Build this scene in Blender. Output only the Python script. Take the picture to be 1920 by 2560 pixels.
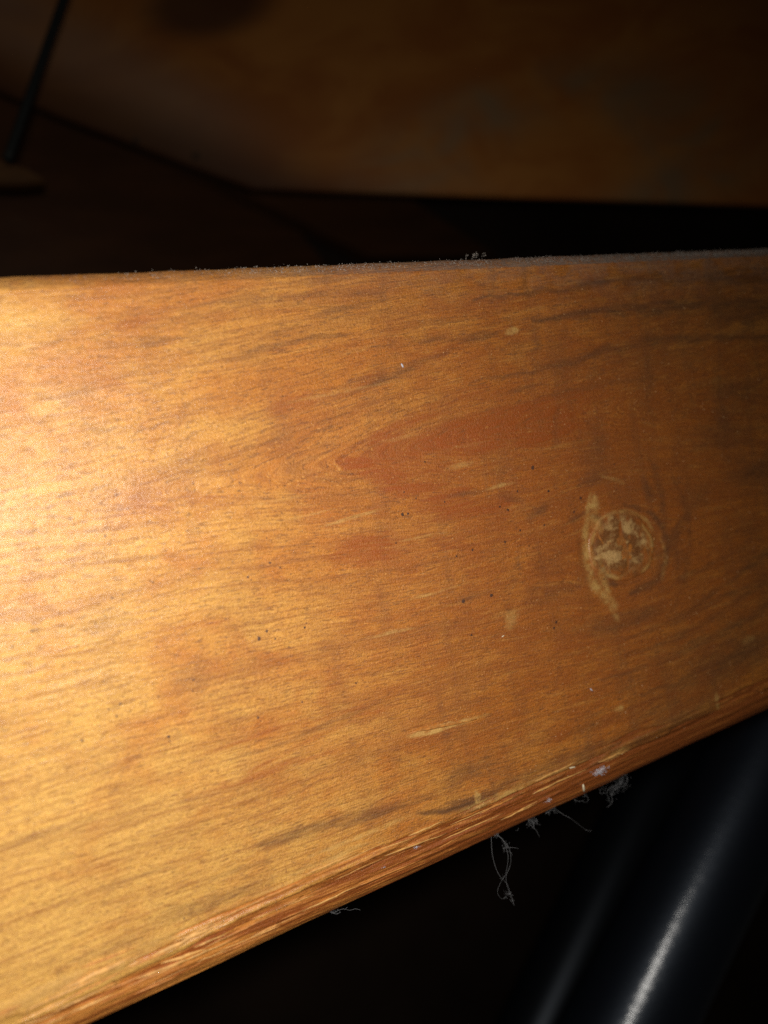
import bpy, math, random
import numpy as np
from mathutils import Matrix, Vector

for o in list(bpy.data.objects):
    bpy.data.objects.remove(o)
scene = bpy.context.scene
COL = scene.collection
MM = 0.001
RNG = np.random.default_rng(11)
random.seed(11)

# ------------------------------------------------------------------ camera
# The board runs along world X, its face is the plane y = 0 and faces -Y; the camera stands in front of its left end.
FPX = 2000.0                                    # focal length in photo pixels (photo is 1920 x 2560)
AX = np.array((0.8626, 0.1798, -0.4730)); AX /= np.linalg.norm(AX)
AZ = np.array((-0.1672, 0.9835, 0.0689)); AZ -= AX * AX.dot(AZ); AZ /= np.linalg.norm(AZ)
AY = np.cross(AZ, AX)
ROT = np.array((AX, AY, AZ))                    # camera axes -> world
CAM_H = 0.1213                                  # metres from lens to board face
CAM_POS = np.array((0.0, -CAM_H, 0.0))


def at(u, v, y=0.0):
    """Point of the vertical plane at depth y (metres) that a photo position falls on."""
    d = ROT @ np.array(((u - 960) / FPX, (1280 - v) / FPX, -1.0))
    t = (y - CAM_POS[1]) / d[1]
    return CAM_POS + d * t


cam_data = bpy.data.cameras.new('camera')
cam = bpy.data.objects.new('camera', cam_data)
COL.objects.link(cam)
m4 = Matrix.Identity(4)
for i in range(3):
    for j in range(3):
        m4[i][j] = float(ROT[i][j])
    m4[i][3] = float(CAM_POS[i])
cam.matrix_world = m4
cam_data.sensor_fit = 'VERTICAL'
cam_data.sensor_height = 36.0
cam_data.sensor_width = 27.0
cam_data.lens = FPX / 2560 * 36.0
cam_data.clip_start = 0.002
cam_data.clip_end = 20.0
cam_data.dof.use_dof = True
focus = at(1080, 1500)
cam_data.dof.focus_distance = float(-(ROT.T @ (focus - CAM_POS))[2])
cam_data.dof.aperture_fstop = 11.0
scene.camera = cam

# ------------------------------------------------------------------ world, lamp, exposure
world = bpy.data.worlds.new('World')
scene.world = world
world.use_nodes = True
bg = world.node_tree.nodes['Background']
bg.inputs['Color'].default_value = (0.9, 0.85, 0.8, 1)
bg.inputs['Strength'].default_value = 0.006

lamp_data = bpy.data.lights.new('flash_lamp', 'SPOT')
lamp_data.energy = 1.46
lamp_data.color = (1.0, 0.955, 0.88)
lamp_data.shadow_soft_size = 0.004
lamp_data.spot_size = math.radians(180)
lamp_data.spot_blend = 1.0
lamp = bpy.data.objects.new('flash_lamp', lamp_data)
COL.objects.link(lamp)
lamp_pos = Vector((-0.001, -0.126, 0.007))
lamp.location = lamp_pos
aim = Vector((-0.026, 0.0, -0.045))
lamp.rotation_euler = (aim - lamp_pos).to_track_quat('-Z', 'Y').to_euler()

scene.view_settings.view_transform = 'Standard'
scene.view_settings.look = 'None'
scene.view_settings.exposure = 0.0
scene.view_settings.gamma = 1.0
scene.view_settings.use_curve_mapping = False
scene.cycles.use_denoising = False
scene.cycles.max_bounces = 6


# ------------------------------------------------------------------ helpers
def tag(o, label=None, cat=None, group=None, kind=None):
    if label: o['label'] = label
    if cat: o['category'] = cat
    if group: o['group'] = group
    if kind: o['kind'] = kind
    return o


def link(name, mesh, material, parent=None):
    o = bpy.data.objects.new(name, mesh)
    COL.objects.link(o)
    if material: mesh.materials.append(material)
    if parent: o.parent = parent
    return o


def mesh_from(verts, faces, smooth=True):
    me = bpy.data.meshes.new('mesh')
    me.from_pydata([tuple(map(float, v)) for v in verts], [], [tuple(map(int, f)) for f in faces])
    if smooth: me.polygons.foreach_set('use_smooth', [True] * len(me.polygons))
    me.update()
    return me


def grid_mesh(V, cyclic=False, cap=False):
    """V: (nx, ny, 3) array of points in metres -> quad mesh."""
    nx, ny = V.shape[:2]
    idx = np.arange(nx * ny).reshape(nx, ny)
    if cyclic: idx = np.concatenate([idx, idx[:, :1]], 1)
    q = np.stack([idx[:-1, :-1], idx[:-1, 1:], idx[1:, 1:], idx[1:, :-1]], -1).reshape(-1, 4)
    me = bpy.data.meshes.new('mesh')
    me.vertices.add(nx * ny)
    me.vertices.foreach_set('co', V.reshape(-1).astype(np.float32))
    ncap = 2 if cap else 0
    nl = q.size + ncap * ny
    loops = q.reshape(-1)
    starts = np.arange(len(q)) * 4
    if cap:
        loops = np.concatenate([loops, idx[0, :ny][::-1], idx[-1, :ny]])
        starts = np.concatenate([starts, [len(q) * 4, len(q) * 4 + ny]])
    me.loops.add(nl)
    me.loops.foreach_set('vertex_index', loops.astype(np.int32))
    me.polygons.add(len(q) + ncap)
    me.polygons.foreach_set('loop_start', starts.astype(np.int32))
    me.polygons.foreach_set('use_smooth', np.concatenate([np.ones(len(q), bool), np.zeros(ncap, bool)]))
    me.update(calc_edges=True)
    me.validate()
    return me


_lat = {}
def vnoise(x, y, seed=0):
    """Smooth value noise on a random lattice, 0..1."""
    if seed not in _lat:
        _lat[seed] = np.random.default_rng(1000 + seed).random((256, 256))
    L = _lat[seed]
    xi = np.floor(x).astype(int); yi = np.floor(y).astype(int)
    fx = x - xi; fy = y - yi
    fx = fx * fx * (3 - 2 * fx); fy = fy * fy * (3 - 2 * fy)
    a = L[xi & 255, yi & 255]; b = L[(xi + 1) & 255, yi & 255]
    c = L[xi & 255, (yi + 1) & 255]; d = L[(xi + 1) & 255, (yi + 1) & 255]
    return (a * (1 - fx) + b * fx) * (1 - fy) + (c * (1 - fx) + d * fx) * fy


def fbm(x, y, seed=0, octv=4):
    s = 0; a = 0.5; n = 0
    for k in range(octv):
        s = s + a * vnoise(x * 2 ** k, y * 2 ** k, seed + k); n += a; a *= 0.5
    return s / n


def sstep(a, b, x):
    t = np.clip((x - a) / (b - a), 0, 1)
    return t * t * (3 - 2 * t)


def set_attr(me, name, data):
    """data (n, 3) -> vector attribute on points."""
    at_ = me.attributes.new(name, 'FLOAT_VECTOR', 'POINT')
    at_.data.foreach_set('vector', np.ascontiguousarray(data, np.float32).reshape(-1))


# ---- node graph helper
class Graph:
    def __init__(self, name):
        self.mat = bpy.data.materials.new(name)
        self.mat.use_nodes = True
        self.t = self.mat.node_tree
        self.bsdf = self.t.nodes['Principled BSDF']
        self.out = self.t.nodes['Material Output']
    def node(self, kind): return self.t.nodes.new(kind)
    def put(self, sock, val):
        if isinstance(val, bpy.types.NodeSocket): self.t.links.new(val, sock)
        elif isinstance(val, (tuple, list)) and len(val) == 3 and len(sock.default_value) == 4: sock.default_value = (*val, 1)
        else: sock.default_value = val
    def math(self, op, a, b=0.0, c=0.0, clamp=False):
        n = self.node('ShaderNodeMath'); n.operation = op; n.use_clamp = clamp
        self.put(n.inputs[0], a); self.put(n.inputs[1], b); self.put(n.inputs[2], c)
        return n.outputs[0]
    def add(self, a, b): return self.math('ADD', a, b)
    def mul(self, a, b): return self.math('MULTIPLY', a, b)
    def step(self, a, b, x):
        n = self.node('ShaderNodeMapRange'); n.interpolation_type = 'SMOOTHSTEP'
        self.put(n.inputs['Value'], x); n.inputs['From Min'].default_value = a; n.inputs['From Max'].default_value = b
        return n.outputs[0]
    def attr(self, name):
        n = self.node('ShaderNodeAttribute'); n.attribute_name = name; return n.outputs['Vector']
    def split(self, v):
        n = self.node('ShaderNodeSeparateXYZ'); self.put(n.inputs[0], v); return n.outputs
    def vmul(self, v, s):
        n = self.node('ShaderNodeVectorMath'); n.operation = 'MULTIPLY'; self.put(n.inputs[0], v); n.inputs[1].default_value = s
        return n.outputs[0]
    def vadd(self, v, w):
        n = self.node('ShaderNodeVectorMath'); n.operation = 'ADD'; self.put(n.inputs[0], v); self.put(n.inputs[1], w)
        return n.outputs[0]
    def noise(self, v, detail=3.0, rough=0.55, dist=0.0, scale=1.0):
        n = self.node('ShaderNodeTexNoise'); n.noise_dimensions = '3D'
        self.put(n.inputs['Vector'], v); n.inputs['Scale'].default_value = scale
        n.inputs['Detail'].default_value = detail; n.inputs['Roughness'].default_value = rough; n.inputs['Distortion'].default_value = dist
        return n.outputs['Fac']
    def mix(self, f, a, b, mode='MIX'):
        n = self.node('ShaderNodeMix'); n.data_type = 'RGBA'; n.blend_type = mode; n.clamp_factor = True
        self.put(n.inputs[0], f); self.put(n.inputs[6], a); self.put(n.inputs[7], b)
        return n.outputs[2]
    def bump(self, h, strength, dist, normal=None):
        n = self.node('ShaderNodeBump'); n.inputs['Strength'].default_value = strength; n.inputs['Distance'].default_value = dist
        self.put(n.inputs['Height'], h)
        if normal: self.put(n.inputs['Normal'], normal)
        return n.outputs[0]
    def set(self, **kw):
        for k, v in kw.items(): self.put(self.bsdf.inputs[k.replace('_', ' ')], v)


# ------------------------------------------------------------------ materials
def front_wood():
    g = Graph('aged_varnished_pine')
    gr = g.attr('grain')              # x along the fibres, y across them, z third axis (mm)
    raw = g.attr('place')             # plain board millimetres
    st = g.split(g.attr('stain'))     # red, dark, pale
    zn = g.split(g.attr('zone'))      # bare edge, dust, knot
    big = g.noise(g.vmul(gr, (0.045, 0.16, 0.1)), 4, 0.6, 0.6)
    big2 = g.noise(g.vmul(g.vadd(gr, (37., 11., 5.)), (0.09, 0.14, 0.1)), 4, 0.65, 0.4)
    ring = g.noise(g.vmul(g.vadd(gr, (7., 3., 1.)), (0.010, 0.42, 0.15)), 3, 0.55, 0.15)        # growth rings: long, running with the fibres
    line = g.noise(g.vmul(g.vadd(gr, (91., 17., 1.)), (0.022, 1.15, 0.3)), 3, 0.6, 0.1)         # thin late-wood lines
    med = g.noise(g.vmul(gr, (0.10, 1.0, 0.3)), 4, 0.6, 0.25)
    fine = g.noise(g.vmul(gr, (0.22, 3.4, 0.5)), 3, 0.65, 0.15)
    dash = g.noise(g.vmul(g.vadd(gr, (5., 71., 9.)), (0.50, 4.2, 0.4)), 2, 0.5)
    mott = g.noise(g.vmul(raw, (2.3, 1.7, 2.0)), 4, 0.7)
    grit = g.noise(g.vmul(raw, (5.5, 4.0, 5.0)), 2, 0.6)
    xx = g.split(raw)[0]
    heart = g.step(15.0, 120.0, g.add(xx, g.mul(g.add(big2, -0.5), 80.0)))                      # redder heartwood round the knot
    col = g.mix(g.step(0.36, 0.66, big), (0.50, 0.180, 0.020), (0.60, 0.275, 0.046))
    sap_lift = g.step(55.0, -25.0, g.add(g.add(xx, g.mul(g.split(raw)[1], 0.45)), g.mul(g.add(big2, -0.5), 90.0)))                        # yellower sapwood towards the left end; extra lower-left brightness painted in
    col = g.mix(g.mul(sap_lift, 0.80), col, (0.70, 0.41, 0.095))
    col = g.mix(g.mul(heart, 0.68), col, (0.50, 0.138, 0.011))
    col = g.mix(g.mul(g.mul(g.step(0.45, 0.72, big2), 0.45), g.math('SUBTRACT', 1.0, g.mul(sap_lift, 0.6))), col, (0.42, 0.115, 0.014))
    col = g.mix(g.mul(g.step(0.50, 0.66, ring), g.add(0.18, g.mul(heart, 0.46))), col, (0.27, 0.088, 0.016))
    col = g.mix(g.mul(g.step(0.44, 0.30, ring), 0.28), col, (0.70, 0.34, 0.065))
    col = g.mix(g.mul(g.step(0.53, 0.66, line), g.add(0.22, g.mul(heart, 0.24))), col, (0.25, 0.088, 0.018))
    # placed heartwood figure and stains lie under the pores and fibres
    brk = g.add(0.35, g.mul(1.3, g.mul(g.add(med, fine), 0.5)))
    red = g.math('MULTIPLY', st[0], brk, clamp=True)
    col = g.mix(red, col, (0.300, 0.074, 0.009))
    drk = g.math('MULTIPLY', st[1], brk, clamp=True)
    col = g.mix(drk, col, (0.12, 0.052, 0.020))
    col = g.mix(g.mul(g.step(0.52, 0.74, med), 0.36), col, (0.29, 0.110, 0.026))
    col = g.mix(g.mul(g.step(0.46, 0.26, med), 0.30), col, (0.70, 0.36, 0.08))
    col = g.mix(g.mul(g.step(0.48, 0.66, fine), g.add(0.44, g.mul(heart, 0.22))), col, (0.24, 0.078, 0.015))
    col = g.mix(g.mul(g.step(0.57, 0.66, dash), g.add(0.48, g.mul(heart, 0.20))), col, (0.12, 0.048, 0.017))
    col = g.mix(g.mul(g.step(0.44, 0.68, mott), 0.38), col, (0.36, 0.138, 0.032))
    col = g.mix(g.mul(g.step(0.50, 0.66, grit), 0.50), col, (0.22, 0.080, 0.018))
    chat = g.noise(g.vmul(raw, (0.17, 0.030, 0.1)), 4, 0.65, 0.4)                               # smeared marks across the fibres, handling wear
    col = g.mix(g.mul(g.mul(g.step(0.48, 0.68, chat), g.add(0.12, g.mul(heart, 0.42))), g.add(0.5, mott)), col, (0.21, 0.080, 0.022))
    pores = g.noise(g.vmul(g.vadd(gr, (3., 5., 77.)), (1.3, 4.5, 1.0)), 2, 0.5)
    col = g.mix(g.mul(g.step(0.63, 0.70, pores), 0.7), col, (0.11, 0.045, 0.016))
    col = g.mix(g.mul(g.step(0.38, 0.30, pores), 0.50), col, (0.74, 0.36, 0.085))
    comb = g.noise(g.vmul(g.vadd(gr, (13., 57., 4.)), (0.05, 2.1, 0.3)), 2, 0.6, 0.1)
    col = g.mix(g.mul(g.step(0.54, 0.64, comb), 0.34), col, (0.25, 0.085, 0.017))
    grn = g.add(0.35, g.mul(0.9, g.step(0.30, 0.66, fine)))                                      # the same figure tints the fibres too
    col = g.mix(g.mul(g.mul(red, 0.72), grn), col, (0.330, 0.072, 0.007))
    col = g.mix(g.mul(g.mul(drk, 0.62), grn), col, (0.10, 0.045, 0.018))
    # pale scrapes
    pal = g.math('MULTIPLY', st[2], g.add(0.2, g.mul(1.5, mott)), clamp=True)
    col = g.mix(pal, col, (0.56, 0.32, 0.09))
    # bare, worn lower edge
    eb = g.noise(g.vmul(gr, (0.07, 1.5, 1.2)), 4, 0.6, 0.3)
    ecol = g.mix(g.mul(g.step(0.50, 0.68, g.add(eb, g.mul(sap_lift, 0.10))), g.math('SUBTRACT', 1.0, g.mul(heart, 0.65))), (0.27, 0.072, 0.012), (0.56, 0.22, 0.042))
    ecol = g.mix(g.mul(g.step(0.55, 0.75, fine), 0.5), ecol, (0.20, 0.055, 0.012))
    col = g.mix(zn[0], col, ecol)
    # knot heartwood
    kn = g.noise(g.vmul(raw, (0.17, 0.27, 0.2)), 5, 0.72, 0.35)
    kcol = g.mix(g.step(0.45, 0.62, kn), (0.19, 0.070, 0.016), (0.62, 0.38, 0.14))
    kcol = g.mix(g.step(0.62, 0.67, g.noise(g.vmul(g.vadd(raw, (9., 3., 2.)), (0.40, 0.22, 0.5)), 2, 0.5, 0.6)), kcol, (0.50, 0.17, 0.025))
    col = g.mix(zn[2], col, kcol)
    # grey dust lying on it
    dn = g.noise(g.vmul(raw, (1.1, 1.1, 1.1)), 4, 0.7)
    dust = g.math('MULTIPLY', zn[1], g.step(0.25, 0.60, dn), clamp=True)
    col = g.mix(dust, col, (0.25, 0.205, 0.170))
    h = g.add(g.add(g.mul(fine, 0.7), g.mul(dash, -0.5)), g.add(g.mul(mott, 1.1), g.mul(grit, 0.8)))
    nrm = g.bump(h, 1.0, 0.00017)
    rough = g.add(0.42, g.add(g.mul(mott, 0.14), g.mul(zn[1], 0.4)))
    g.set(Base_Color=col, Roughness=rough, Normal=nrm)
    g.bsdf.inputs['Specular IOR Level'].default_value = 0.42
    g.set(Coat_Weight=g.math('MULTIPLY', 0.34, g.math('SUBTRACT', 1.0, zn[1]), clamp=True), Coat_Roughness=0.19, Coat_Normal=g.bump(h, 0.42, 0.00015))
    return g.mat


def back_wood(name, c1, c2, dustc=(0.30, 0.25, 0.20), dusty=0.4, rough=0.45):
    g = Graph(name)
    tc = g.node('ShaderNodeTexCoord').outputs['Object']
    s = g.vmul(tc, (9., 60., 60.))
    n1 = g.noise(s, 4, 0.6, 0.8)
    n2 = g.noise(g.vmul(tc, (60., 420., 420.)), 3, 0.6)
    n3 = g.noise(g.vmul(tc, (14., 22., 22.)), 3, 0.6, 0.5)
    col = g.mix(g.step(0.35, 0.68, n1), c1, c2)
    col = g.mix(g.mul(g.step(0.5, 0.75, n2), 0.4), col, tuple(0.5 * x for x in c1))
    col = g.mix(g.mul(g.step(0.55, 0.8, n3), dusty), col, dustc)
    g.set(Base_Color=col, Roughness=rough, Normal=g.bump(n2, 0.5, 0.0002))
    return g.mat


def plain(name, colour, rough=0.6, spec=0.5, metal=0.0, var=0.25, scale=400.0):
    g = Graph(name)
    tc = g.node('ShaderNodeTexCoord').outputs['Object']
    n = g.noise(tc, 3, 0.6, scale=scale)
    col = g.mix(g.step(0.3, 0.7, n), tuple(c * (1 - var) for c in colour), tuple(min(1, c * (1 + var)) for c in colour))
    g.set(Base_Color=col, Roughness=rough, Metallic=metal)
    g.bsdf.inputs['Specular IOR Level'].default_value = spec
    return g.mat


WOOD = front_wood()
M_SPLIT = plain('fresh_splintered_wood', (0.54, 0.28, 0.080), 0.55, 0.4, scale=900)
M_SPLIT_RED = plain('stained_splintered_wood', (0.42, 0.165, 0.036), 0.55, 0.4, scale=900)
M_SPECK = plain('dark_brown_speck', (0.065, 0.028, 0.016), 0.6)
M_LINT = plain('grey_lint', (0.14, 0.14, 0.145), 0.9, 0.2)
M_FLUFF = plain('white_fluff', (0.48, 0.46, 0.50), 0.9, 0.2)
M_DUST = plain('grey_dust', (0.33, 0.29, 0.255), 0.95, 0.1)
M_GRAIN = plain('pale_dust_grain', (0.85, 0.72, 0.50), 0.35, 0.6)
M_SPARKLE = plain('tan_sparkle_grain', (0.62, 0.38, 0.17), 0.35, 0.6)

# ------------------------------------------------------------------ the front board
Z_TOP = at(960, 648)[2] / MM                    # upper edge, mm
CH_Y, CH_Z = 5.0, 9.0                           # worn rounding of the lower edge, mm
def edge_shape(q):
    """Worn lower edge: q = 0 at the face, 1 at the underside; a flat chamfer that rolls over at its foot (depth, drop left)."""
    return CH_Y * (0.78 * q + 0.22 * q ** 4), CH_Z * (1 - (1.30 * q - 0.30 * q ** 3))


Z_BOT = max(at(1070, 2166, edge_shape(q)[0] * MM)[2] / MM - edge_shape(q)[1] for q in np.linspace(0, 1, 60)) - 0.12
THICK = 19.0
R_TOP = 2.4
KNOT = at(1555, 1365) / MM
KX, KZ = KNOT[0], KNOT[2]
KR = 7.4


def mm(u, v):
    p = at(u, v) / MM
    return np.array((p[0], p[2]))


def blob(X, Z, W, u, v, lu, lv, thick, soft=0.5):
    """Ragged elongated patch: centre, half-axis vector and half-thickness are read off the photo and turned into board mm.
    Returns the index mask of the points near it and the patch strength there."""
    c = mm(u, v); e = mm(u + lu, v + lv) - c
    L = np.linalg.norm(e); e = e / L
    n = np.array((-e[1], e[0]))
    T = abs((mm(u, v - thick) - c)[1])
    bx = abs(e[0]) * L + abs(n[0]) * T; bz = abs(e[1]) * L + abs(n[1]) * T
    k = (np.abs(X - c[0]) < bx * 1.4 + L * 0.5) & (np.abs(Z - c[1]) < bz * 1.4 + T * 1.2)
    wx, wz = W[0][k], W[1][k]
    dx = X[k] - c[0] + wx * L * 0.6; dz = Z[k] - c[1] + wz * T * 1.6
    a = (dx * e[0] + dz * e[1]) / L; b = (dx * n[0] + dz * n[1]) / T
    r = np.sqrt(a * a + b * b)
    return k, 1 - sstep(soft, 1.25, r)


def stroke(X, Z, W, pts, w0, w1, rag=0.5):
    """Ragged band along a polyline (photo positions -> board mm), half-width w0 at its start to w1 at its end."""
    P = np.array([mm(*p) for p in smooth2(pts)])
    sc = abs((mm(pts[0][0], pts[0][1] - 10) - mm(*pts[0]))[1]) / 10
    T = max(w0, w1) * sc
    k = (X > P[:, 0].min() - 3 * T) & (X < P[:, 0].max() + 3 * T) & (Z > P[:, 1].min() - 3 * T) & (Z < P[:, 1].max() + 3 * T)
    x = X[k] + W[0][k] * T * rag * 2; z = Z[k] + W[1][k] * T * rag * 2
    best = np.full(x.shape, 9.0)
    n = len(P) - 1
    for i in range(n):
        a, d = P[i], P[i + 1] - P[i]
        t = np.clip(((x - a[0]) * d[0] + (z - a[1]) * d[1]) / (d @ d + 1e-9), 0, 1)
        q = (i + t) / n
        w = (w0 + (w1 - w0) * q) * sc * (0.25 + 0.75 * np.sin(np.pi * np.clip(q * 0.75 + 0.02, 0, 1)))
        best = np.minimum(best, np.hypot(x - a[0] - t * d[0], z - a[1] - t * d[1]) / w)
    return k, (1 - sstep(0.0, 1.6, best)) * (0.45 + 0.9 * np.clip(W[2][k], 0, 1))


def smooth2(pts, k=4):
    P = np.array(pts, float); out = []
    for i in range(len(P) - 1):
        p0, p1, p2, p3 = P[max(0, i - 1)], P[i], P[i + 1], P[min(len(P) - 1, i + 2)]
        for t in np.linspace(0, 1, k, endpoint=False):
            out.append(0.5 * (2 * p1 + (p2 - p0) * t + (2 * p0 - 5 * p1 + 4 * p2 - p3) * t * t + (3 * p1 - p0 - 3 * p2 + p3) * t ** 3))
    return out + [P[-1]]


# bands with a course of their own: photo polyline, half-widths, strength
S_DARK = [([(1560, 1262), (1620, 1280), (1662, 1330), (1668, 1400), (1635, 1455), (1580, 1478)], 14, 14, .7), ([(1500, 1330), (1492, 1380), (1512, 1430), (1540, 1462)], 12, 12, .6), ([(1180, 748), (1330, 735), (1480, 712), (1640, 694), (1800, 690), (1960, 700)], 10, 20, .6),
          ([(1330, 800), (1480, 784), (1600, 770), (1760, 760), (1960, 764)], 16, 18, .7),
          ([(1180, 958), (1290, 935), (1420, 905), (1540, 868), (1680, 846), (1960, 848)], 10, 20, .6),
          ([(1050, 860), (1150, 845), (1240, 830)], 9, 8, .4), ([(880, 985), (960, 950), (1060, 905), (1130, 872)], 14, 8, .35),
          ([(560, 905), (640, 885), (760, 850), (860, 835)], 9, 7, .3), ([(250, 870), (360, 850), (450, 842)], 10, 8, .3),
          ([(580, 765), (720, 748), (860, 735), (960, 738)], 10, 12, .3), ([(1290, 1010), (1400, 985), (1500, 960), (1640, 945)], 12, 14, .25),
          ([(1610, 1120), (1640, 1190), (1655, 1270), (1660, 1350)], 14, 12, .4), ([(1680, 1180), (1720, 1290), (1720, 1420), (1680, 1520)], 14, 12, .3),
          ([(1560, 1600), (1700, 1540), (1800, 1470), (1920, 1380)], 10, 12, .4), ([(1560, 1640), (1700, 1590), (1820, 1520), (1940, 1440)], 10, 14, .4),
          ([(1500, 1700), (1660, 1650), (1800, 1580), (1940, 1500)], 10, 14, .35), ([(1600, 1740), (1760, 1680), (1940, 1590)], 12, 18, .35),
          ([(1120, 2010), (1200, 1990), (1330, 1930), (1470, 1880), (1580, 1840)], 16, 18, .4),
          ([(1040, 2035), (1110, 2025), (1190, 2010), (1240, 1992)], 10, 14, .75), ([(1190, 2040), (1230, 2052), (1290, 2040), (1330, 2022)], 8, 8, .6),
          ([(560, 1900), (700, 1860), (850, 1800), (960, 1750)], 8, 8, .3), ([(420, 2020), (600, 1960), (760, 1900)], 8, 8, .22),
          ([(640, 2120), (760, 2080), (900, 2040), (1010, 2010)], 16, 12, .35), ([(470, 2290), (560, 2250), (680, 2200)], 16, 12, .3),
          ([(1475, 1290), (1500, 1300), (1512, 1330)], 14, 10, .55), ([(1480, 1360), (1505, 1420), (1530, 1460), (1600, 1450)], 10, 8, .35)]
S_RED = [([(850, 1150), (930, 1180), (1040, 1225), (1160, 1255), (1260, 1270)], 46, 60, 1.05), ([(850, 1140), (960, 1085), (1080, 1030), (1220, 975)], 26, 30, .6), ([(620, 1930), (780, 1850), (900, 1790), (1040, 1760)], 12, 9, .45), ([(760, 1000), (860, 985), (960, 930)], 12, 18, .4),
         ([(1200, 770), (1350, 755), (1520, 740)], 16, 10, .5), ([(1780, 690), (1960, 694)], 8, 8, .4), ([(1500, 1180), (1530, 1270), (1520, 1290)], 8, 16, .4)]
S_PALE = [([(1475, 1235), (1468, 1290), (1463, 1340), (1470, 1400), (1482, 1450), (1508, 1490), (1538, 1515)], 15, 15, .9),
          ([(1490, 1240), (1484, 1285), (1498, 1318)], 26, 18, .8), ([(1496, 1390), (1508, 1440), (1520, 1475)], 14, 14, .8),
          ([(1500, 1300), (1530, 1282), (1570, 1280), (1610, 1295), (1632, 1325)], 7, 7, .6),
          ([(1650, 1340), (1665, 1390), (1655, 1450)], 8, 8, .3), ([(1525, 1520), (1545, 1550)], 12, 8, .4), ([(1500, 1190), (1540, 1200), (1560, 1210)], 8, 5, .35)]
RED = [(1560, 1250, 520, 0, 640, .5), (1250, 1650, 420, -120, 220, .25), (990, 1140, 120, -6, 70, .75), (1110, 1140, 130, 0, 95, .55), 
       (930, 1375, 150, -12, 42, .75), (1130, 1350, 130, 20, 40, .5), (735, 1010, 70, -20, 22, .45), (935, 940, 50, -25, 25, .5),
       (1370, 1130, 140, 60, 120, .35), (1250, 1330, 150, 60, 60, .35), (1650, 1010, 70, 10, 200, .45), (1640, 1700, 40, 20, 50, .5),
       (1250, 755, 220, -20, 25, .45), (1100, 880, 110, -40, 16, .5), (330, 810, 60, -16, 18, .35), (420, 1250, 180, -20, 70, .22),
       (700, 1920, 180, -60, 14, .45), (840, 1790, 160, -50, 10, .4), (640, 1840, 150, -55, 9, .35), (1310, 1640, 160, -40, 60, .4),
       (1450, 1520, 200, -40, 60, .35), (1050, 1700, 160, -40, 30, .3), (1200, 1850, 130, -50, 40, .35), (1700, 1480, 40, 10, 60, .3),
       (500, 1560, 140, -30, 20, .2), (1800, 880, 150, 0, 40, .35), (1000, 670, 220, -12, 18, .3), (960, 2010, 60, -25, 20, .3)]
DARK = [(1760, 730, 330, 0, 130, .32), (1900, 1050, 130, 0, 420, .18), (1780, 1650, 220, -80, 110, .22), (1640, 900, 200, -10, 60, .25), (1480, 1130, 40, 6, 90, .35), (1340, 860, 16, 3, 130, .25), (1700, 1330, 24, 5, 150, .35), (1560, 1560, 110, -30, 30, .35), (1380, 1400, 60, -10, 60, .25), 
        
        (1840, 790, 90, 0, 22, .45), (1800, 1080, 90, -10, 60, .45), (1880, 1180, 70, -20, 40, .6), (1850, 980, 90, 0, 40, .35),
        (1300, 970, 60, -14, 9, .4), (1200, 845, 70, -18, 8, .4), (1080, 848, 60, -16, 7, .35), (945, 945, 30, -14, 14, .45),
        (1345, 1275, 30, -22, 16, .6), (1480, 1200, 40, -22, 26, .45), (1620, 1225, 14, 36, 20, .6), (1440, 1295, 46, -26, 9, .55),
        (1160, 1235, 60, -8, 10, .5), (1280, 1245, 40, 4, 16, .45), (1620, 1530, 50, -26, 20, .4), (1750, 1250, 50, -70, 22, .3),
        (1400, 1480, 70, -30, 24, .35), (1330, 1480, 30, -16, 40, .25), (1180, 1490, 60, -22, 9, .5), (900, 950, 60, -25, 8, .25),
        (395, 855, 70, -16, 9, .35), (190, 985, 60, -10, 20, .22), (260, 1075, 60, -8, 18, .16), (600, 745, 90, -10, 12, .25),
        (820, 700, 90, -10, 12, .3), (700, 830, 60, -20, 10, .2), (860, 770, 80, -16, 10, .4), (660, 870, 110, -24, 10, .3),
        (1840, 1640, 110, -50, 60, .4), (1700, 1800, 140, -60, 60, .4), (1560, 1880, 130, -50, 40, .3), (1420, 1930, 130, -40, 24, .45),
        (1170, 1930, 80, -30, 26, .35), (760, 2080, 120, -46, 22, .3), (920, 2035, 110, -40, 16, .35), (480, 2270, 160, -60, 20, .28),
        (300, 2360, 120, -45, 20, .2), (610, 2170, 110, -40, 10, .3), (1050, 2000, 60, -26, 10, .3), (1880, 1400, 60, -10, 120, .25),
        (100, 2090, 160, -50, 14, .18), (320, 2200, 130, -44, 12, .18), (240, 1560, 120, -26, 30, .14), (480, 1690, 60, -40, 50, .14),
        (1620, 960, 12, 2, 90, .3), (1390, 1080, 10, 2, 120, .3), (1290, 1420, 10, 2, 90, .25),
        (1690, 1330, 30, -60, 16, .3), (1800, 1500, 120, -60, 12, .35), (1850, 1560, 120, -60, 12, .35), (1760, 1420, 110, -60, 10, .3)]
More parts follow.
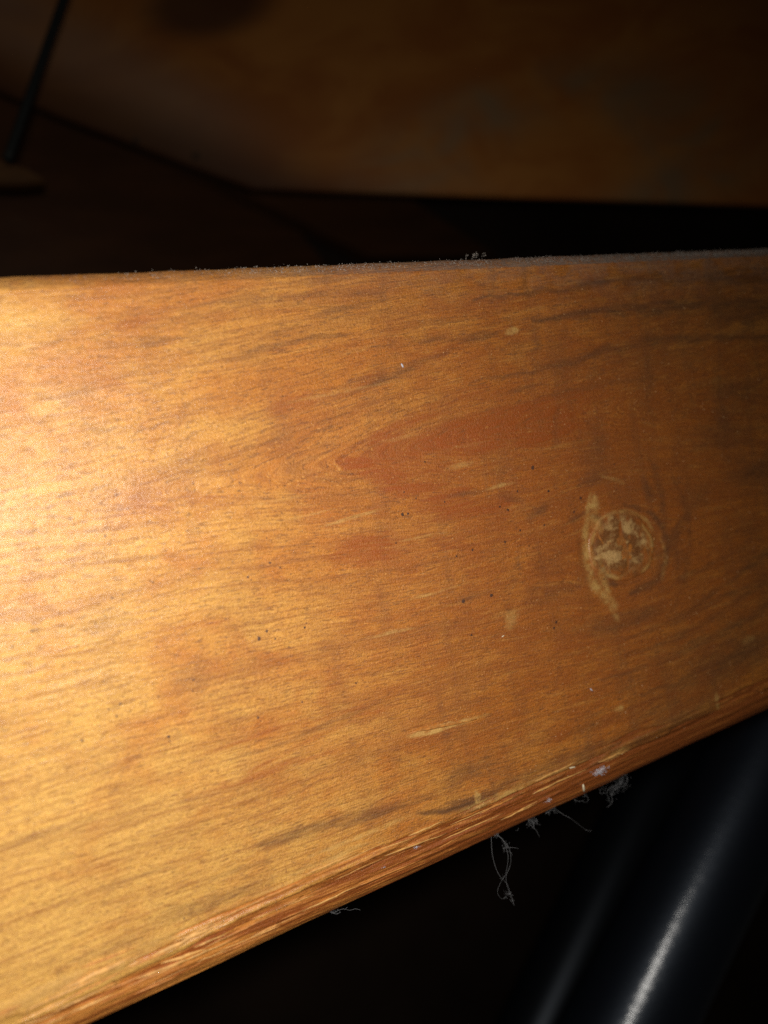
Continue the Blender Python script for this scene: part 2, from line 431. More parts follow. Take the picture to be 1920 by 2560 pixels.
PALE = [(1280, 828, 18, -4, 8, .9), 
        (1560, 1375, 30, 46, 36, .25), (880, 1295, 80, -22, 4, .6), (1090, 1480, 90, -26, 4, .5),
        (985, 1580, 60, -14, 5, .45), (760, 1290, 80, -18, 3.5, .4), (1060, 1340, 60, -12, 4, .4), (1110, 1815, 95, -24, 8, .95),
        (1240, 2000, 90, -36, 12, .8), (1195, 2000, 9, 26, 10, .8), (1380, 1935, 110, -40, 5, .4), (1545, 1772, 14, -4, 9, .9),
        (1545, 1888, 36, -15, 12, .85), (1795, 1755, 6, 26, 8, .7), (1775, 1812, 14, 6, 10, .5), (820, 2150, 110, -46, 9, .6),
        (900, 2090, 130, -52, 7, .55), (700, 2215, 60, -24, 7, .4), (330, 2410, 120, -50, 18, .55), (120, 2480, 120, -50, 20, .5),
        (450, 2330, 130, -56, 12, .45), (1870, 1600, 16, -8, 14, .4), (1280, 1545, 12, 20, 30, .4), (1250, 1215, 36, -10, 5, .55),
        (1150, 1165, 40, -10, 8, .35), (1000, 1095, 60, -10, 5, .2), (1180, 1110, 60, -12, 5, .15), (850, 980, 130, -28, 4, .28), (700, 1250, 110, -22, 4, .3)]


def board_attributes(X, Z, face, bare, dust, knot):
    """X, Z in mm on the face; returns grain, stain and zone arrays."""
    dx = (X - KX) * 0.75; dz = Z - KZ
    r2 = dx * dx + dz * dz
    R = KR * 1.02
    zk = dz * (1 - 0.9 * R * R / (r2 + 0.5 * R * R)) + KZ                               # fibres part round the knot
    apex, far = mm(850, 1160), mm(1920, 842)
    axis = apex[1]
    span = far[0] + 25 - apex[0]; rho0 = far[1] - apex[1]
    hh = rho0 / span * (far[0] + 25 - X); hh = np.clip(hh, 0, None); hh = np.where(hh < rho0, hh, rho0 + 0.3 * rho0 * np.tanh((hh - rho0) / (0.3 * rho0)))
    dv = zk - axis
    pw = 1.35
    rho = (np.abs(dv) ** pw + hh ** pw) ** (1 / pw) + (fbm(X * 0.03, Z * 0.06, 33) - 0.5) * 2.2
    across = rho
    red = np.zeros_like(X); dark = np.zeros_like(X); pale = np.zeros_like(X)
    warp = [(fbm(X * 0.22 + 3, Z * 0.5, q) - 0.5, fbm(X * 0.22 + 50, Z * 0.5 + 9, q + 1) - 0.5, fbm(X * 0.14, Z * 1.2, q + 20) * 1.6 - 0.4) for q in (3, 9, 15)]
    for i, (u, v, lu, lv, t, s) in enumerate(RED):
        k, m = blob(X, Z, warp[i % 3], u, v, lu, lv, t, 0.25); red[k] = np.maximum(red[k], s * m)
    for i, (u, v, lu, lv, t, s) in enumerate(DARK):
        k, m = blob(X, Z, warp[(i + 1) % 3], u, v, lu, lv, t, 0.1); dark[k] = 1 - (1 - dark[k]) * (1 - s * m)
    for i, (u, v, lu, lv, t, s) in enumerate(PALE):
        k, m = blob(X, Z, warp[(i + 2) % 3], u, v, lu, lv, t, 0.5); pale[k] = np.maximum(pale[k], s * m)
    for i, (p, w0, w1, s) in enumerate(S_RED):
        k, m = stroke(X, Z, warp[i % 3], p, w0, w1); red[k] = np.maximum(red[k], s * m)
    for i, (p, w0, w1, s) in enumerate(S_DARK):
        k, m = stroke(X, Z, warp[i % 3], p, w0, w1, 0.8); dark[k] = 1 - (1 - dark[k]) * (1 - 1.05 * s * m)
    for i, (p, w0, w1, s) in enumerate(S_PALE):
        k, m = stroke(X, Z, warp[i % 3], p, w0, w1, 0.35); pale[k] = np.maximum(pale[k], s * m)
    vee = np.exp(-((rho - rho0 + 2.6) / 2.4) ** 2) * 0.55 + 0.62 * (1 - sstep(rho0 - 2.6, rho0 - 0.4, rho))
    vee = vee * sstep(apex[0] - 14, apex[0] - 4, X) * (1 - sstep(apex[0] + 38, apex[0] + 95, X)) * (0.45 + 0.95 * fbm(X * 0.12, Z * 0.9, 36))
    red = np.clip(np.maximum(red, vee * (np.abs(dv) < rho0 * 1.1)), 0, 1)
    pale *= np.clip(-0.25 + 2.3 * fbm(X * 0.9, Z * 1.3, 30), 0, 1.1)
    grain = np.stack([X, across, np.where(dv > 0, 0.0, 3.0) * sstep(0, 3, np.abs(dv)) + face * 0.3], -1)
    return grain, np.stack([red, dark, pale], -1), np.stack([bare, dust, knot], -1)


def edge_curve(q):
    y, z = edge_shape(q)
    return y, Z_BOT + z


def build_front_board():
    x0, x1 = at(0, 2560)[0] / MM - 4, at(1920, 615)[0] / MM + 6
    xs = np.concatenate([np.linspace(-75, x0 - 0.5, 50), np.linspace(x0, x1, 720), np.linspace(x1 + 0.5, 330, 70)])
    prof = []                                                        # (y, z, part) going from back top, over the face, to the back
    for y in np.linspace(THICK, R_TOP, 8)[:-1]: prof.append((y, Z_TOP, 1.0, 0.0))
    for a in np.linspace(0, math.pi / 2, 18)[:-1]:
        q = a / (math.pi / 2); k = 0.72                        # mostly a flat chamfer, softened
        prof.append((R_TOP - R_TOP * (k * q + (1 - k) * math.sin(a)), Z_TOP - R_TOP + R_TOP * (k * (1 - q) + (1 - k) * math.cos(a)), 1.0 - q * 0.5, 0.0))
    zf0, zf1 = Z_TOP - R_TOP, Z_BOT + CH_Z
    for z in np.linspace(zf0, zf1, 480)[:-1]: prof.append((0.0, z, 0.0, 0.0))
    for a in np.linspace(0, math.pi / 2, 60):
        prof.append((*edge_curve(a / (math.pi / 2)), 0.0, a / (math.pi / 2)))
    for y in np.linspace(CH_Y, THICK, 8)[1:]: prof.append((y, Z_BOT, 0.0, 1.0))
    for z in np.linspace(Z_BOT, Z_TOP, 12)[1:-1]: prof.append((THICK, z, 0.0, 0.0))
    P = np.array(prof)
    X = np.repeat(xs[:, None], len(P), 1)
    Y = np.repeat(P[None, :, 0], len(xs), 0).copy(); Z = np.repeat(P[None, :, 1], len(xs), 0).copy()
    up = np.repeat(P[None, :, 2], len(xs), 0); low = np.repeat(P[None, :, 3], len(xs), 0)
    front = (Y < CH_Y + 0.01)
    # relief: slight planing waves, torn layered fibres along the lower edge, hollow round the knot
    wave = (fbm(X * 0.05, Z * 0.09, 40) - 0.5) * 0.35 + (fbm(X * 0.3, Z * 1.6, 44, 3) - 0.5) * 0.05
    # boundary of the worn edge wanders up and down along the board
    edge = (Z - (zf1 - 0.8)) + (fbm(X * 0.035, X * 0 + 2.2, 50, 3) - 0.5) * 5.5 + (fbm(X * 0.06, Z * 1.5, 54, 3) - 0.5) * 8.0
    bare = (1 - sstep(-0.25, 0.25, edge)) * front
    tear = np.floor(fbm(X * 0.055, Z * 1.25 - Y * 1.2, 60, 2) * 7) / 7
    near = np.exp(-((Z - zf1 + 1.2) / 3.2) ** 2) * front
    cut = bare * (0.20 + 0.95 * tear) * (0.35 + 0.65 * near) + near * 0.45 * (tear - 0.5)
    kx, kz = (X - KX) * 0.77, (Z - KZ)
    kr = np.sqrt(kx * kx + kz * kz)
    ring = -0.16 * np.exp(-((kr - KR) / 1.6) ** 2) + 0.20 * np.exp(-(kr / (KR * 0.75)) ** 4)
    Y = np.where(front & (up < 0.98), Y - wave + cut * 0.75 - ring * (low < 0.5), Y)
    Z = np.where((low > 0.2), Z + cut * 0.30, Z)
    nick = (fbm(X * 0.25, X * 0 + 7, 70, 3) - 0.5)
    Z = np.where(up > 0.6, Z + nick * 0.25, Z)
    along = sstep(20, 150, X)
    dust = np.clip(sstep(0.45, 0.52, up) * (0.15 + 0.80 * along), 0, 1)
    grey = np.exp(-((Z - Z_TOP) / 7.0) ** 2) * along * 0.35 * (Y < 2)
    dust = np.maximum(dust, grey * sstep(0.3, 0.6, fbm(X * 0.3, Z * 0.5, 77)))
    g, s, zc = board_attributes(X, Z, Y, bare, dust, np.zeros_like(X))
    me = grid_mesh(np.stack([X, Y, Z], -1) * MM, cyclic=True, cap=True)
    set_attr(me, 'grain', g.reshape(-1, 3)); set_attr(me, 'stain', s.reshape(-1, 3)); set_attr(me, 'zone', zc.reshape(-1, 3))
    set_attr(me, 'place', np.stack([X, Z, Y], -1).reshape(-1, 3))
    return me


board = bpy.data.objects.new('wooden_board', None)
COL.objects.link(board)
tag(board, 'brightly lit amber varnished pine board with a round knot and worn lower edge', 'board')
panel = link('plank', build_front_board(), WOOD, board)


def face_y(x, z):
    """Depth (mm) of the planed face at board millimetres, without the knot and the edge."""
    x = np.asarray(x, float); z = np.asarray(z, float)
    w = (fbm(x * 0.05, z * 0.09, 40) - 0.5) * 0.35 + (fbm(x * 0.3, z * 1.6, 44, 3) - 0.5) * 0.05
    return -w


# knot: a separate hard plug, domed and cracked, set a little proud of the face
def build_knot():
    na, nr = 96, 40
    th = np.linspace(0, 2 * math.pi, na, endpoint=False)
    rr = np.linspace(0.02, 1.0, nr)
    T, Rr = np.meshgrid(th, rr, indexing='ij')
    outl = 1 + 0.07 * np.cos(2 * T + 2.2) + 0.04 * np.cos(3 * T + 2) + 0.02 * np.cos(7 * T)
    out = np.concatenate([outl * 0.98, outl[:, -1:] * 1.0], 1)
    Rr = np.concatenate([Rr, np.ones((na, 1)) * 1.03], 1); T = np.concatenate([T, T[:, -1:]], 1)
    X = KX + KR * 0.98 * 1.30 * out * Rr * np.cos(T); Z = KZ + KR * 0.98 * out * Rr * np.sin(T)
    dome = 0.20 * np.sqrt(np.clip(1 - Rr ** 4, 0, 1)) + 0.16 * (fbm(X * 0.9, Z * 0.6, 90) - 0.5) * (Rr < 0.97)
    crack = np.exp(-((X - KX - 0.5 - 0.5 * np.sin(Z * 0.6)) / 0.28) ** 2) * (np.abs(Z - KZ) < KR * 0.7)
    Y = face_y(X, Z) - 0.02 - dome + 0.25 * crack
    Y[:, -1] += 0.8
    X = np.concatenate([X, X[:1]], 0)[:na]; 
    kn = 0.85 - 0.85 * sstep(0.62, 0.98, Rr + 0.7 * (fbm(X * 0.8, Z * 0.8, 95) - 0.5))
    g, s, zc = board_attributes(X, Z, Y, np.zeros_like(X), 0.0 * X, kn)
    rim = np.exp(-((Rr - 0.93) / 0.06) ** 2)
    s[..., 2] = np.maximum(s[..., 2], 0.7 * rim * sstep(0.40, 0.6, fbm(np.cos(T) * 2 + 9, np.sin(T) * 2 + 9, 97)))
    V = np.stack([X, Y, Z], -1) * MM
    me = grid_mesh(np.concatenate([V, V[:1]], 0)[:, ::-1])
    rep = lambda A: np.concatenate([A, A[:1]], 0)[:, ::-1].reshape(-1, 3)
    set_attr(me, 'grain', rep(g)); set_attr(me, 'stain', rep(s)); set_attr(me, 'zone', rep(zc))
    set_attr(me, 'place', rep(np.stack([X, Z, Y], -1)))
    return me


knot = link('knot', build_knot(), WOOD, board)
knot['label'] = 'round rough knot with a pale flaky centre'

# ------------------------------------------------------------------ splinters, specks on the board
def edge_point(u, v):
    """Point on the worn lower edge or face under a photo position (mm)."""
    zf1 = Z_BOT + CH_Z
    p = at(u, v) / MM
    if p[2] > zf1: return np.array((p[0], face_y(p[0], p[2]) - 0.02, p[2]))
    best = None
    for a in np.linspace(0, math.pi / 2, 80):
        y, z = edge_curve(a / (math.pi / 2))
        q = at(u, v, y * MM) / MM
        if best is None or abs(q[2] - z) < best[0]: best = (abs(q[2] - z), np.array((q[0], y, z)))
    return best[1]


def sliver(u0, v0, u1, v1, w, lift=0.12, mat=None, seed=0):
    """A thin torn fibre from one point to the other, w = width in mm, tapering at both ends."""
    r = random.Random(seed)
    a = edge_point(u0, v0); b = edge_point(u1, v1)
    n = 7
    d = (b - a) / np.linalg.norm(b - a)
    out = np.array((0, -0.85, -0.35)); out /= np.linalg.norm(out)
    side = np.cross(d, out)
    vs, fs = [], []
    for i in range(n + 1):
        t = i / n
        uu, vv = u0 + (u1 - u0) * t, v0 + (v1 - v0) * t
        c = edge_point(uu, vv) + out * (0.05 + lift * (0.3 + t))
        ww = w * (0.15 + 0.85 * min(1, 4 * t) * (1 - max(0, t - 0.55) / 0.5)) * (0.8 + 0.4 * r.random())
        c = c + side * (r.random() - 0.5) * w * 0.5
        for s1, s2 in ((-0.5, 0), (0, 0.55), (0.5, 0), (0, -0.8)):
            vs.append((c + side * ww * s1 + out * ww * s2 * 0.6) * MM)
        if i:
            k = (i - 1) * 4
            for j in range(4): fs.append((k + j, k + (j + 1) % 4, k + 4 + (j + 1) % 4, k + 4 + j))
    fs.append((3, 2, 1, 0)); fs.append((n * 4, n * 4 + 1, n * 4 + 2, n * 4 + 3))
    return link('splinter', mesh_from(vs, fs), mat or M_SPLIT, board)


SL = [(1020, 1832, 1190, 1797, .55), (755, 2188, 895, 2128, .35), (755, 2278, 900, 2210, .40), (640, 2250, 760, 2200, .30),
      (400, 2410, 520, 2370, .7), (330, 2450, 500, 2385, .5), (260, 2480, 400, 2415, .5), (960, 2140, 1115, 2082, .45), (930, 2130, 1040, 2090, .25),
      (1195, 2035, 1290, 1988, .6), (1250, 2050, 1340, 2008, .35), (1290, 2030, 1345, 2000, .35), (200, 2420, 340, 2365, .45),
      (120, 2500, 260, 2440, .5), (560, 2290, 680, 2235, .25), (700, 2300, 780, 2262, .22), (840, 2160, 960, 2105, .3), (1380, 1960, 1470, 1920, .3),
      (480, 2330, 620, 2270, .3), (60, 2545, 210, 2478, .5), (1495, 1905, 1575, 1872, .5), (1095, 2120, 1150, 2090, .3), (640, 2340, 700, 2312, .22),
      (840, 1302, 960, 1268, .16), (1140, 1500, 1260, 1462, .14)]
SL += [(370, 2395, 560, 2300, .95), (150, 2475, 330, 2390, .9), (880, 2165, 1000, 2108, .7), (1020, 2090, 1110, 2050, .6), (1330, 1985, 1420, 1940, .55), (620, 2262, 790, 2185, .6)]
rs = random.Random(77)
for i in range(34):                                                # torn fibres all along the worn edge, thickest to the left
    u = rs.uniform(-20, 640) if i < 27 else rs.uniform(640, 1560)
    v = 2667 - 0.4706 * u - rs.uniform(22, 135 if u < 700 else 85)
    n = rs.uniform(60, 170)
    SL.append((u, v, u + n, v - n * rs.uniform(0.42, 0.50), rs.choice((.18, .25, .3, .45))))
for i, (a, b, c, d, w) in enumerate(SL):
    sliver(a, b, c, d, w, 0.10 if i not in (23, 24) else 0.02, M_SPLIT if i % 3 else M_SPLIT_RED, i)


def pebble(c, r, seed, flat=1.0, n=6):
    """Small irregular lump (mm) as verts and faces."""
    rr = random.Random(seed)
    vs = [(c[0], c[1] - r * flat, c[2])]
    for k in range(n):
        a = 2 * math.pi * k / n
        q = r * (0.65 + 0.6 * rr.random())
        vs.append((c[0] + q * math.cos(a), c[1], c[2] + q * math.sin(a)))
    fs = [(0, 1 + (k + 1) % n, 1 + k) for k in range(n)]
    return vs, fs


def joined(name, lumps, mat, parent=None):
    V, F = [], []
    for vs, fs in lumps:
        o = len(V)
        V += [tuple(x * MM for x in v) for v in vs]; F += [tuple(i + o for i in f) for f in fs]
    return link(name, mesh_from(V, F, False), mat, parent)


SPECKS = [(30, 1617, 3.2), (72, 1608, 3), (80, 1577, 2.6), (280, 1495, 3.2), (300, 1475, 2.4), (307, 1487, 2), (262, 1340, 3), (263, 1540, 2.4), (240, 1557, 2.2),
          (297, 1577, 2.6), (284, 1604, 2), (376, 1453, 3), (382, 1456, 2.4), (620, 1443, 3.2), (628, 1450, 2.4), (565, 1547, 2), (668, 1578, 4), (648, 1597, 3.6), (688, 1597, 2.8),
          (762, 1569, 3.4), (766, 1558, 2), (722, 1617, 2.4), (483, 1700, 3.4), (482, 1728, 2.4), (396, 1741, 2.2), (301, 1760, 3), (271, 1773, 2.6), (291, 1791, 3.6), (270, 1745, 1.8),
          (645, 1794, 4), (652, 1802, 2.6), (422, 1842, 5), (424, 1852, 3), (205, 1851, 3), (755, 1755, 2.6), (890, 1708, 3), (813, 1617, 1.8), (675, 1407, 2.8), (666, 1345, 2.6),
          (700, 1418, 2), (727, 1435, 1.8), (796, 1375, 2), (990, 1357, 3), (1332, 1169, 4.6), (1140, 1391, 4), (1250, 1267, 4), (1270, 1275, 3.4), (1300, 1326, 3), (1452, 1245, 4), (1372, 1228, 3.6),
          (1435, 1280, 3), (1006, 1286, 4), (1020, 1284, 4), (1158, 1503, 4), (1228, 1488, 4), (1392, 1555, 4), (1386, 1570, 3.6), (1178, 1587, 3), (1062, 1155, 3.4), (1294, 1228, 3), (1322, 1365, 2.6),
          (1180, 1375, 3), (1262, 1355, 3), (1112, 1255, 2.4), (1040, 1246, 2.6), (1010, 1230, 2), (1492, 1407, 2.6), (1510, 1448, 2.4), (1360, 1313, 2.4), (460, 2295, 2.4), (1535, 1160, 2.4)]
lumps = []
for i, (u, v, r) in enumerate(SPECKS):
    c = at(u, v) / MM
    s = abs((at(u, v - 10) - at(u, v))[2]) / MM / 10
    lumps.append(pebble((c[0], float(face_y(c[0], c[2])) - 0.015, c[2]), r * s * random.uniform(0.8, 1.3), i, 0.10, 7))
    for j in range(random.choice((0, 0, 1, 2))):
        ox, oz = random.gauss(0, 0.22), random.gauss(0, 0.12)
        lumps.append(pebble((c[0] + ox, float(face_y(c[0] + ox, c[2] + oz)) - 0.012, c[2] + oz), r * s * random.uniform(0.2, 0.5), i * 7 + j, 0.12, 6))
r2 = random.Random(5)
for i in range(320):                                               # the smallest ones, strewn over the face
    x = r2.uniform(-35, 160); z = r2.uniform(Z_BOT + 8, Z_TOP - 4)
    if (x - KX) ** 2 + (z - KZ) ** 2 < 60: continue
    lumps.append(pebble((x, float(face_y(x, z)) - 0.012, z), r2.uniform(0.03, 0.085), i + 500, 0.3, 5))
specks = joined('specks', lumps, M_SPECK, board)
tag(specks, kind='stuff')

# ------------------------------------------------------------------ dust and lint
def tube(points, radius, sides=5, taper=True):
    P = np.array(points, float)
    n = len(P)
    vs, fs = [], []
    for i in range(n):
        d = P[min(n - 1, i + 1)] - P[max(0, i - 1)]
        d /= (np.linalg.norm(d) + 1e-9)
        a = np.cross(d, (0.3, 0.9, 0.2)); a /= np.linalg.norm(a); b = np.cross(d, a)
        r = radius * ((1 - 0.5 * i / n) if taper else 1)
        for k in range(sides):
            t = 2 * math.pi * k / sides
            vs.append(tuple(P[i] + r * (math.cos(t) * a + math.sin(t) * b)))
    for i in range(n - 1):
        for k in range(sides):
            fs.append((i * sides + k, i * sides + (k + 1) % sides, (i + 1) * sides + (k + 1) % sides, (i + 1) * sides + k))
    return vs, fs


def curly(start, direction, length, rnd, n=10, wob=0.5):
    """Curling fibre: the direction keeps turning about a slowly drifting axis."""
    p = np.array(start, float); d = np.array(direction, float); d /= np.linalg.norm(d)
    w = np.array([rnd.gauss(0, 1) for _ in range(3)])
    pts = [p.copy()]
    for i in range(n):
        w = w + np.array([rnd.gauss(0, 1) for _ in range(3)]) * 0.5
        d = d + np.cross(w, d) * wob * 0.7; d /= np.linalg.norm(d)
        p = p + d * length / n; pts.append(p.copy())
    return pts


def smooth_path(pts, k=6):
    P = np.array(pts, float); out = []
    for i in range(len(P) - 1):
        p0, p1, p2, p3 = P[max(0, i - 1)], P[i], P[i + 1], P[min(len(P) - 1, i + 2)]
        for t in np.linspace(0, 1, k, endpoint=False):
            out.append(0.5 * (2 * p1 + (p2 - p0) * t + (2 * p0 - 5 * p1 + 4 * p2 - p3) * t * t + (3 * p1 - p0 - 3 * p2 + p3) * t ** 3))
    out.append(P[-1])
    return out


def photo_path(pts, y, jitter, rnd):
    res = []
    for i, (u, v) in enumerate(pts):
        p = at(u, v, (y + jitter * math.sin(i * 1.7)) * MM) / MM
        res.append(p + np.array([rnd.gauss(0, 0.02) for _ in range(3)]))
    return smooth_path(res, 6)


rl = random.Random(21)
# dust lying along the top edge
lumps = []
for i in range(8000):
    x = rl.uniform(-40, 250)
    if rl.random() > 0.06 + 0.94 * float(sstep(10, 110, x)): continue
    if float(fbm(np.array(x * 0.12), np.array(3.3), 81, 3)) < rl.uniform(0.25, 0.6): continue
    a = rl.random() ** 0.6 * math.pi / 2 * 0.75
    off = rl.uniform(0, 0.10) if rl.random() < 0.75 else rl.uniform(0, 0.3)
    q = a / (math.pi / 2); yy = R_TOP * (1 - q) - off * 0.7 - 0.18; zz = Z_TOP - R_TOP * q + off * 0.7 + 0.18
    zz += (float(fbm(np.array(x * 0.25), np.array(7.0), 70, 3)) - 0.5) * 0.25
    lumps.append(pebble((x, yy, zz), rl.uniform(0.025, 0.085), i, 0.8, 5))
for i in range(650):
    x = rl.uniform(0, 230)
    if rl.random() > 0.05 + 0.7 * float(sstep(20, 110, x)): continue
    a = rl.uniform(0, 0.6)
    c = (x, R_TOP * (1 - a), Z_TOP - R_TOP * a + 0.02)
    L = rl.uniform(0.12, 0.42)
    lumps.append(tube(curly(c, (rl.gauss(0, 1.2), rl.gauss(-0.2, .5), 0.55), L, rl, 6, 0.6), 0.018, 3))
dust = joined('dust', lumps, M_DUST)
tag(dust, 'grey fuzzy dust lying along the upper edge of the lit pine board', 'dust', kind='stuff')

# fine pale grains added to imitate the sparkle of the face
lumps = []
for i in range(2600):
    x = rl.gauss(75, 55); z = rl.uniform(Z_BOT + 7, Z_TOP - 2)
    lumps.append(pebble((x, float(face_y(x, z)) - 0.01, z), (0.018 + 0.045 * rl.random() ** 2) * (1 + max(0, x) / 110), i + 9000, 0.9, 4))
grit = joined('grit', lumps, M_SPARKLE)
tag(grit, 'fine pale grains added for sparkle over the lit face of the pine board', 'dust', kind='stuff')


def lint(name, label, strands, tufts=(), mat=M_LINT, radius=0.05, y=2.5, group='lint clinging to the lower edge of the board', cat='lint'):
    """strands: photo polylines; tufts: (u, v, size_mm, count)."""
    L = []
    for s in strands:
        L.append(tube(photo_path(s, y, 0.5, rl), radius, 5))
    for (u, v, size, cnt) in tufts:
        c = at(u, v, y * MM) / MM
        for k in range(int(cnt * 1.5)):
            st = c + np.array([rl.gauss(0, size * 0.42), rl.gauss(0, size * 0.3), rl.gauss(0, size * 0.34)])
            L.append(tube(curly(st, (rl.gauss(0, 1), rl.gauss(0, 1), rl.gauss(0, 1)), size * rl.uniform(0.7, 1.7), rl, 16, 0.75), radius * rl.choice((0.18, 0.24, 0.36)), 4))
    o = joined(name, L, mat)
    tag(o, label, cat, group)
    return o


lint('lint_strand', 'long tangled grey lint thread with a loop and a knotted tip, hanging lowest',
     [[(1228, 2085), (1230, 2130), (1238, 2165), (1250, 2190), (1268, 2210), (1276, 2235), (1284, 2262)],
      [(1240, 2085), (1258, 2100), (1268, 2130), (1270, 2150), (1264, 2185), (1255, 2200), (1246, 2220), (1245, 2236), (1256, 2247), (1268, 2238)],
      [(1236, 2082), (1256, 2098), (1272, 2120), (1277, 2145), (1275, 2165), (1266, 2190), (1268, 2215), (1278, 2238), (1286, 2264)],
      [(1265, 2128), (1278, 2132), (1280, 2140)], [(1262, 2120), (1280, 2118), (1296, 2122)]],
     [(1240, 2086, 1.0, 26), (1262, 2118, 1.3, 16), (1270, 2236, 0.9, 18), (1278, 2250, 0.6, 10), (1256, 2195, 0.5, 6)], radius=0.032, y=4.6)
lint('lint_strand', 'short frayed grey lint tuft hanging between the looped thread and the straight thread',
     [[(1322, 2042), (1326, 2062), (1340, 2075), (1348, 2092)], [(1330, 2044), (1335, 2065), (1328, 2072)], [(1296, 2070), (1294, 2076), (1288, 2076)]],
     [(1328, 2055, 1.4, 26), (1340, 2058, 1.0, 12), (1318, 2045, 1.0, 14)], radius=0.030, y=4.9)
lint('lint_strand', 'nearly straight grey lint thread sticking out down to the right',
     [[(1372, 2010), (1392, 2025), (1408, 2036), (1428, 2047), (1448, 2062), (1464, 2074), (1475, 2078)]],
     [(1376, 2022, 1.3, 24), (1370, 2030, 0.9, 12), (1476, 2077, 0.3, 6)], radius=0.032, y=4.6)
lint('lint_strand', 'curled grey lint coil hanging at the right end below the white fluff',
     [[(1560, 1932), (1568, 1945), (1566, 1960), (1552, 1968), (1538, 1972), (1528, 1968)], [(1538, 1972), (1528, 1985), (1532, 2002), (1524, 2014), (1516, 2018)],
      [(1522, 1970), (1518, 1985), (1524, 1998)], [(1502, 1972), (1500, 1982), (1506, 1986)]],
     [(1548, 1960, 2.2, 34), (1530, 1975, 1.6, 24), (1556, 1945, 1.6, 20), (1525, 2000, 0.9, 8), (1508, 1976, 0.9, 8)], radius=0.032, y=4.6)
lint('lint_strand', 'thin wispy lint loop under the lower edge between straight thread and coil',
     [[(1430, 1995), (1445, 2003), (1460, 2000)], [(1466, 1990), (1471, 1998), (1466, 2006), (1456, 2004)]],
     [(1462, 1990, 0.9, 8), (1440, 2000, 0.7, 6)], radius=0.03, y=4.8)
lint('lint_strand', 'short branching lint thread below the lower edge, leftmost of the threads',
     [[(820, 2268), (832, 2282), (846, 2276), (860, 2272), (874, 2276), (888, 2272), (901, 2275)], [(826, 2280), (840, 2285), (852, 2280)], [(862, 2274), (868, 2268)]],
     [(835, 2280, 0.9, 12)], radius=0.034, y=4.8)
lint('lint_strand', 'tiny lint hair at the lower left end of the worn edge',
     [[(434, 2450), (435, 2458), (431, 2465)]], [(433, 2455, 0.4, 3)], radius=0.03, y=4.6)
lint('lint_strand', 'fine upright hair on the worn edge above the leftmost lint thread',
     [[(790, 2256), (791, 2270), (790, 2284)]], [], radius=0.025, y=3.4)
lint('lint_tuft', 'pale fuzzy lint tuft standing on the upper edge of the board', [], [(1188, 638, 0.7, 18), (1210, 637, 0.6, 10), (1168, 640, 0.6, 8)], mat=M_DUST, radius=0.05, y=1.6, group='lint on the upper edge')
# white fluff balls on the worn edge
def fluff(u, v, size, cnt, label):
    L = []
    c = edge_point(u, v) + np.array((0, -0.25, -0.05))
    for k in range(cnt):
        st = c + np.array([rl.gauss(0, size * 0.42), rl.gauss(0, size * 0.10), rl.gauss(0, size * 0.18)])
        L.append(tube(curly(st, (rl.gauss(0, 1), rl.gauss(0, .6), rl.gauss(0, .7)), size * rl.uniform(0.3, 0.7), rl, 12, 0.9), rl.choice((0.012, 0.018, 0.026)), 4))
    tag(joined('fluff_ball', L, M_FLUFF), label, 'fluff', 'white fluff on the worn lower edge')
fluff(1497, 1927, 1.9, 150, 'largest white fluff ball, on the worn lower edge above the curled lint coil')
fluff(1369, 2000, 0.9, 45, 'bluish white fluff above the straight lint thread on the worn edge')
fluff(1038, 2117, 0.7, 32, 'small white fluff on the middle of the worn edge above the dark void')
fluff(957, 2167, 0.4, 20, 'smallest white fluff dot on the worn edge, leftmost of the fluff')


def grain_of(u, v, lu, lv, w, label, mat=M_GRAIN):
    """Seed-shaped pale chip lying on the board."""
    a = edge_point(u - lu, v - lv); b = edge_point(u + lu, v + lv)
    d = b - a; Ln = np.linalg.norm(d); d = d / Ln
    out = np.array((0.1, -1, -0.1)); out /= np.linalg.norm(out); side = np.cross(d, out)
    vs, fs = [], []
    for i in range(6):
        t = i / 5; c = a + d * Ln * t + out * 0.12; r = w * (0.25 + math.sin(math.pi * (0.1 + 0.8 * t)) * 0.75)
        for k in range(6):
            q = 2 * math.pi * k / 6
            vs.append((c + side * r * math.cos(q) + out * r * 0.7 * math.sin(q)) * MM)
        if i:
            o = (i - 1) * 6
            for k in range(6): fs.append((o + k, o + (k + 1) % 6, o + 6 + (k + 1) % 6, o + 6 + k))
    fs.append(tuple(range(5, -1, -1))); fs.append(tuple(range(30, 36)))
    tag(link('crumb', mesh_from(vs, fs), mat), label, 'crumb', 'pale crumbs on the board')
grain_of(1458, 1970, 1.5, 9, 0.32, 'upright pale seed-shaped crumb at the lower edge between two lint tufts')
grain_of(1004, 914, 2.5, 5, 0.20, 'tiny white crumb on the upper middle of the board face', M_FLUFF)
grain_of(1430, 1918, 7, -1.5, 0.16, 'thin pale crumb lying just above the worn edge left of the largest fluff')
grain_of(1477, 1724, 3, 3, 0.16, 'tiny pinkish white crumb on the face above the worn edge, right of the long splinter', M_FLUFF)
grain_of(1256, 1590, 3, -2, 0.12, 'small pale crumb in the middle of the lower board face')

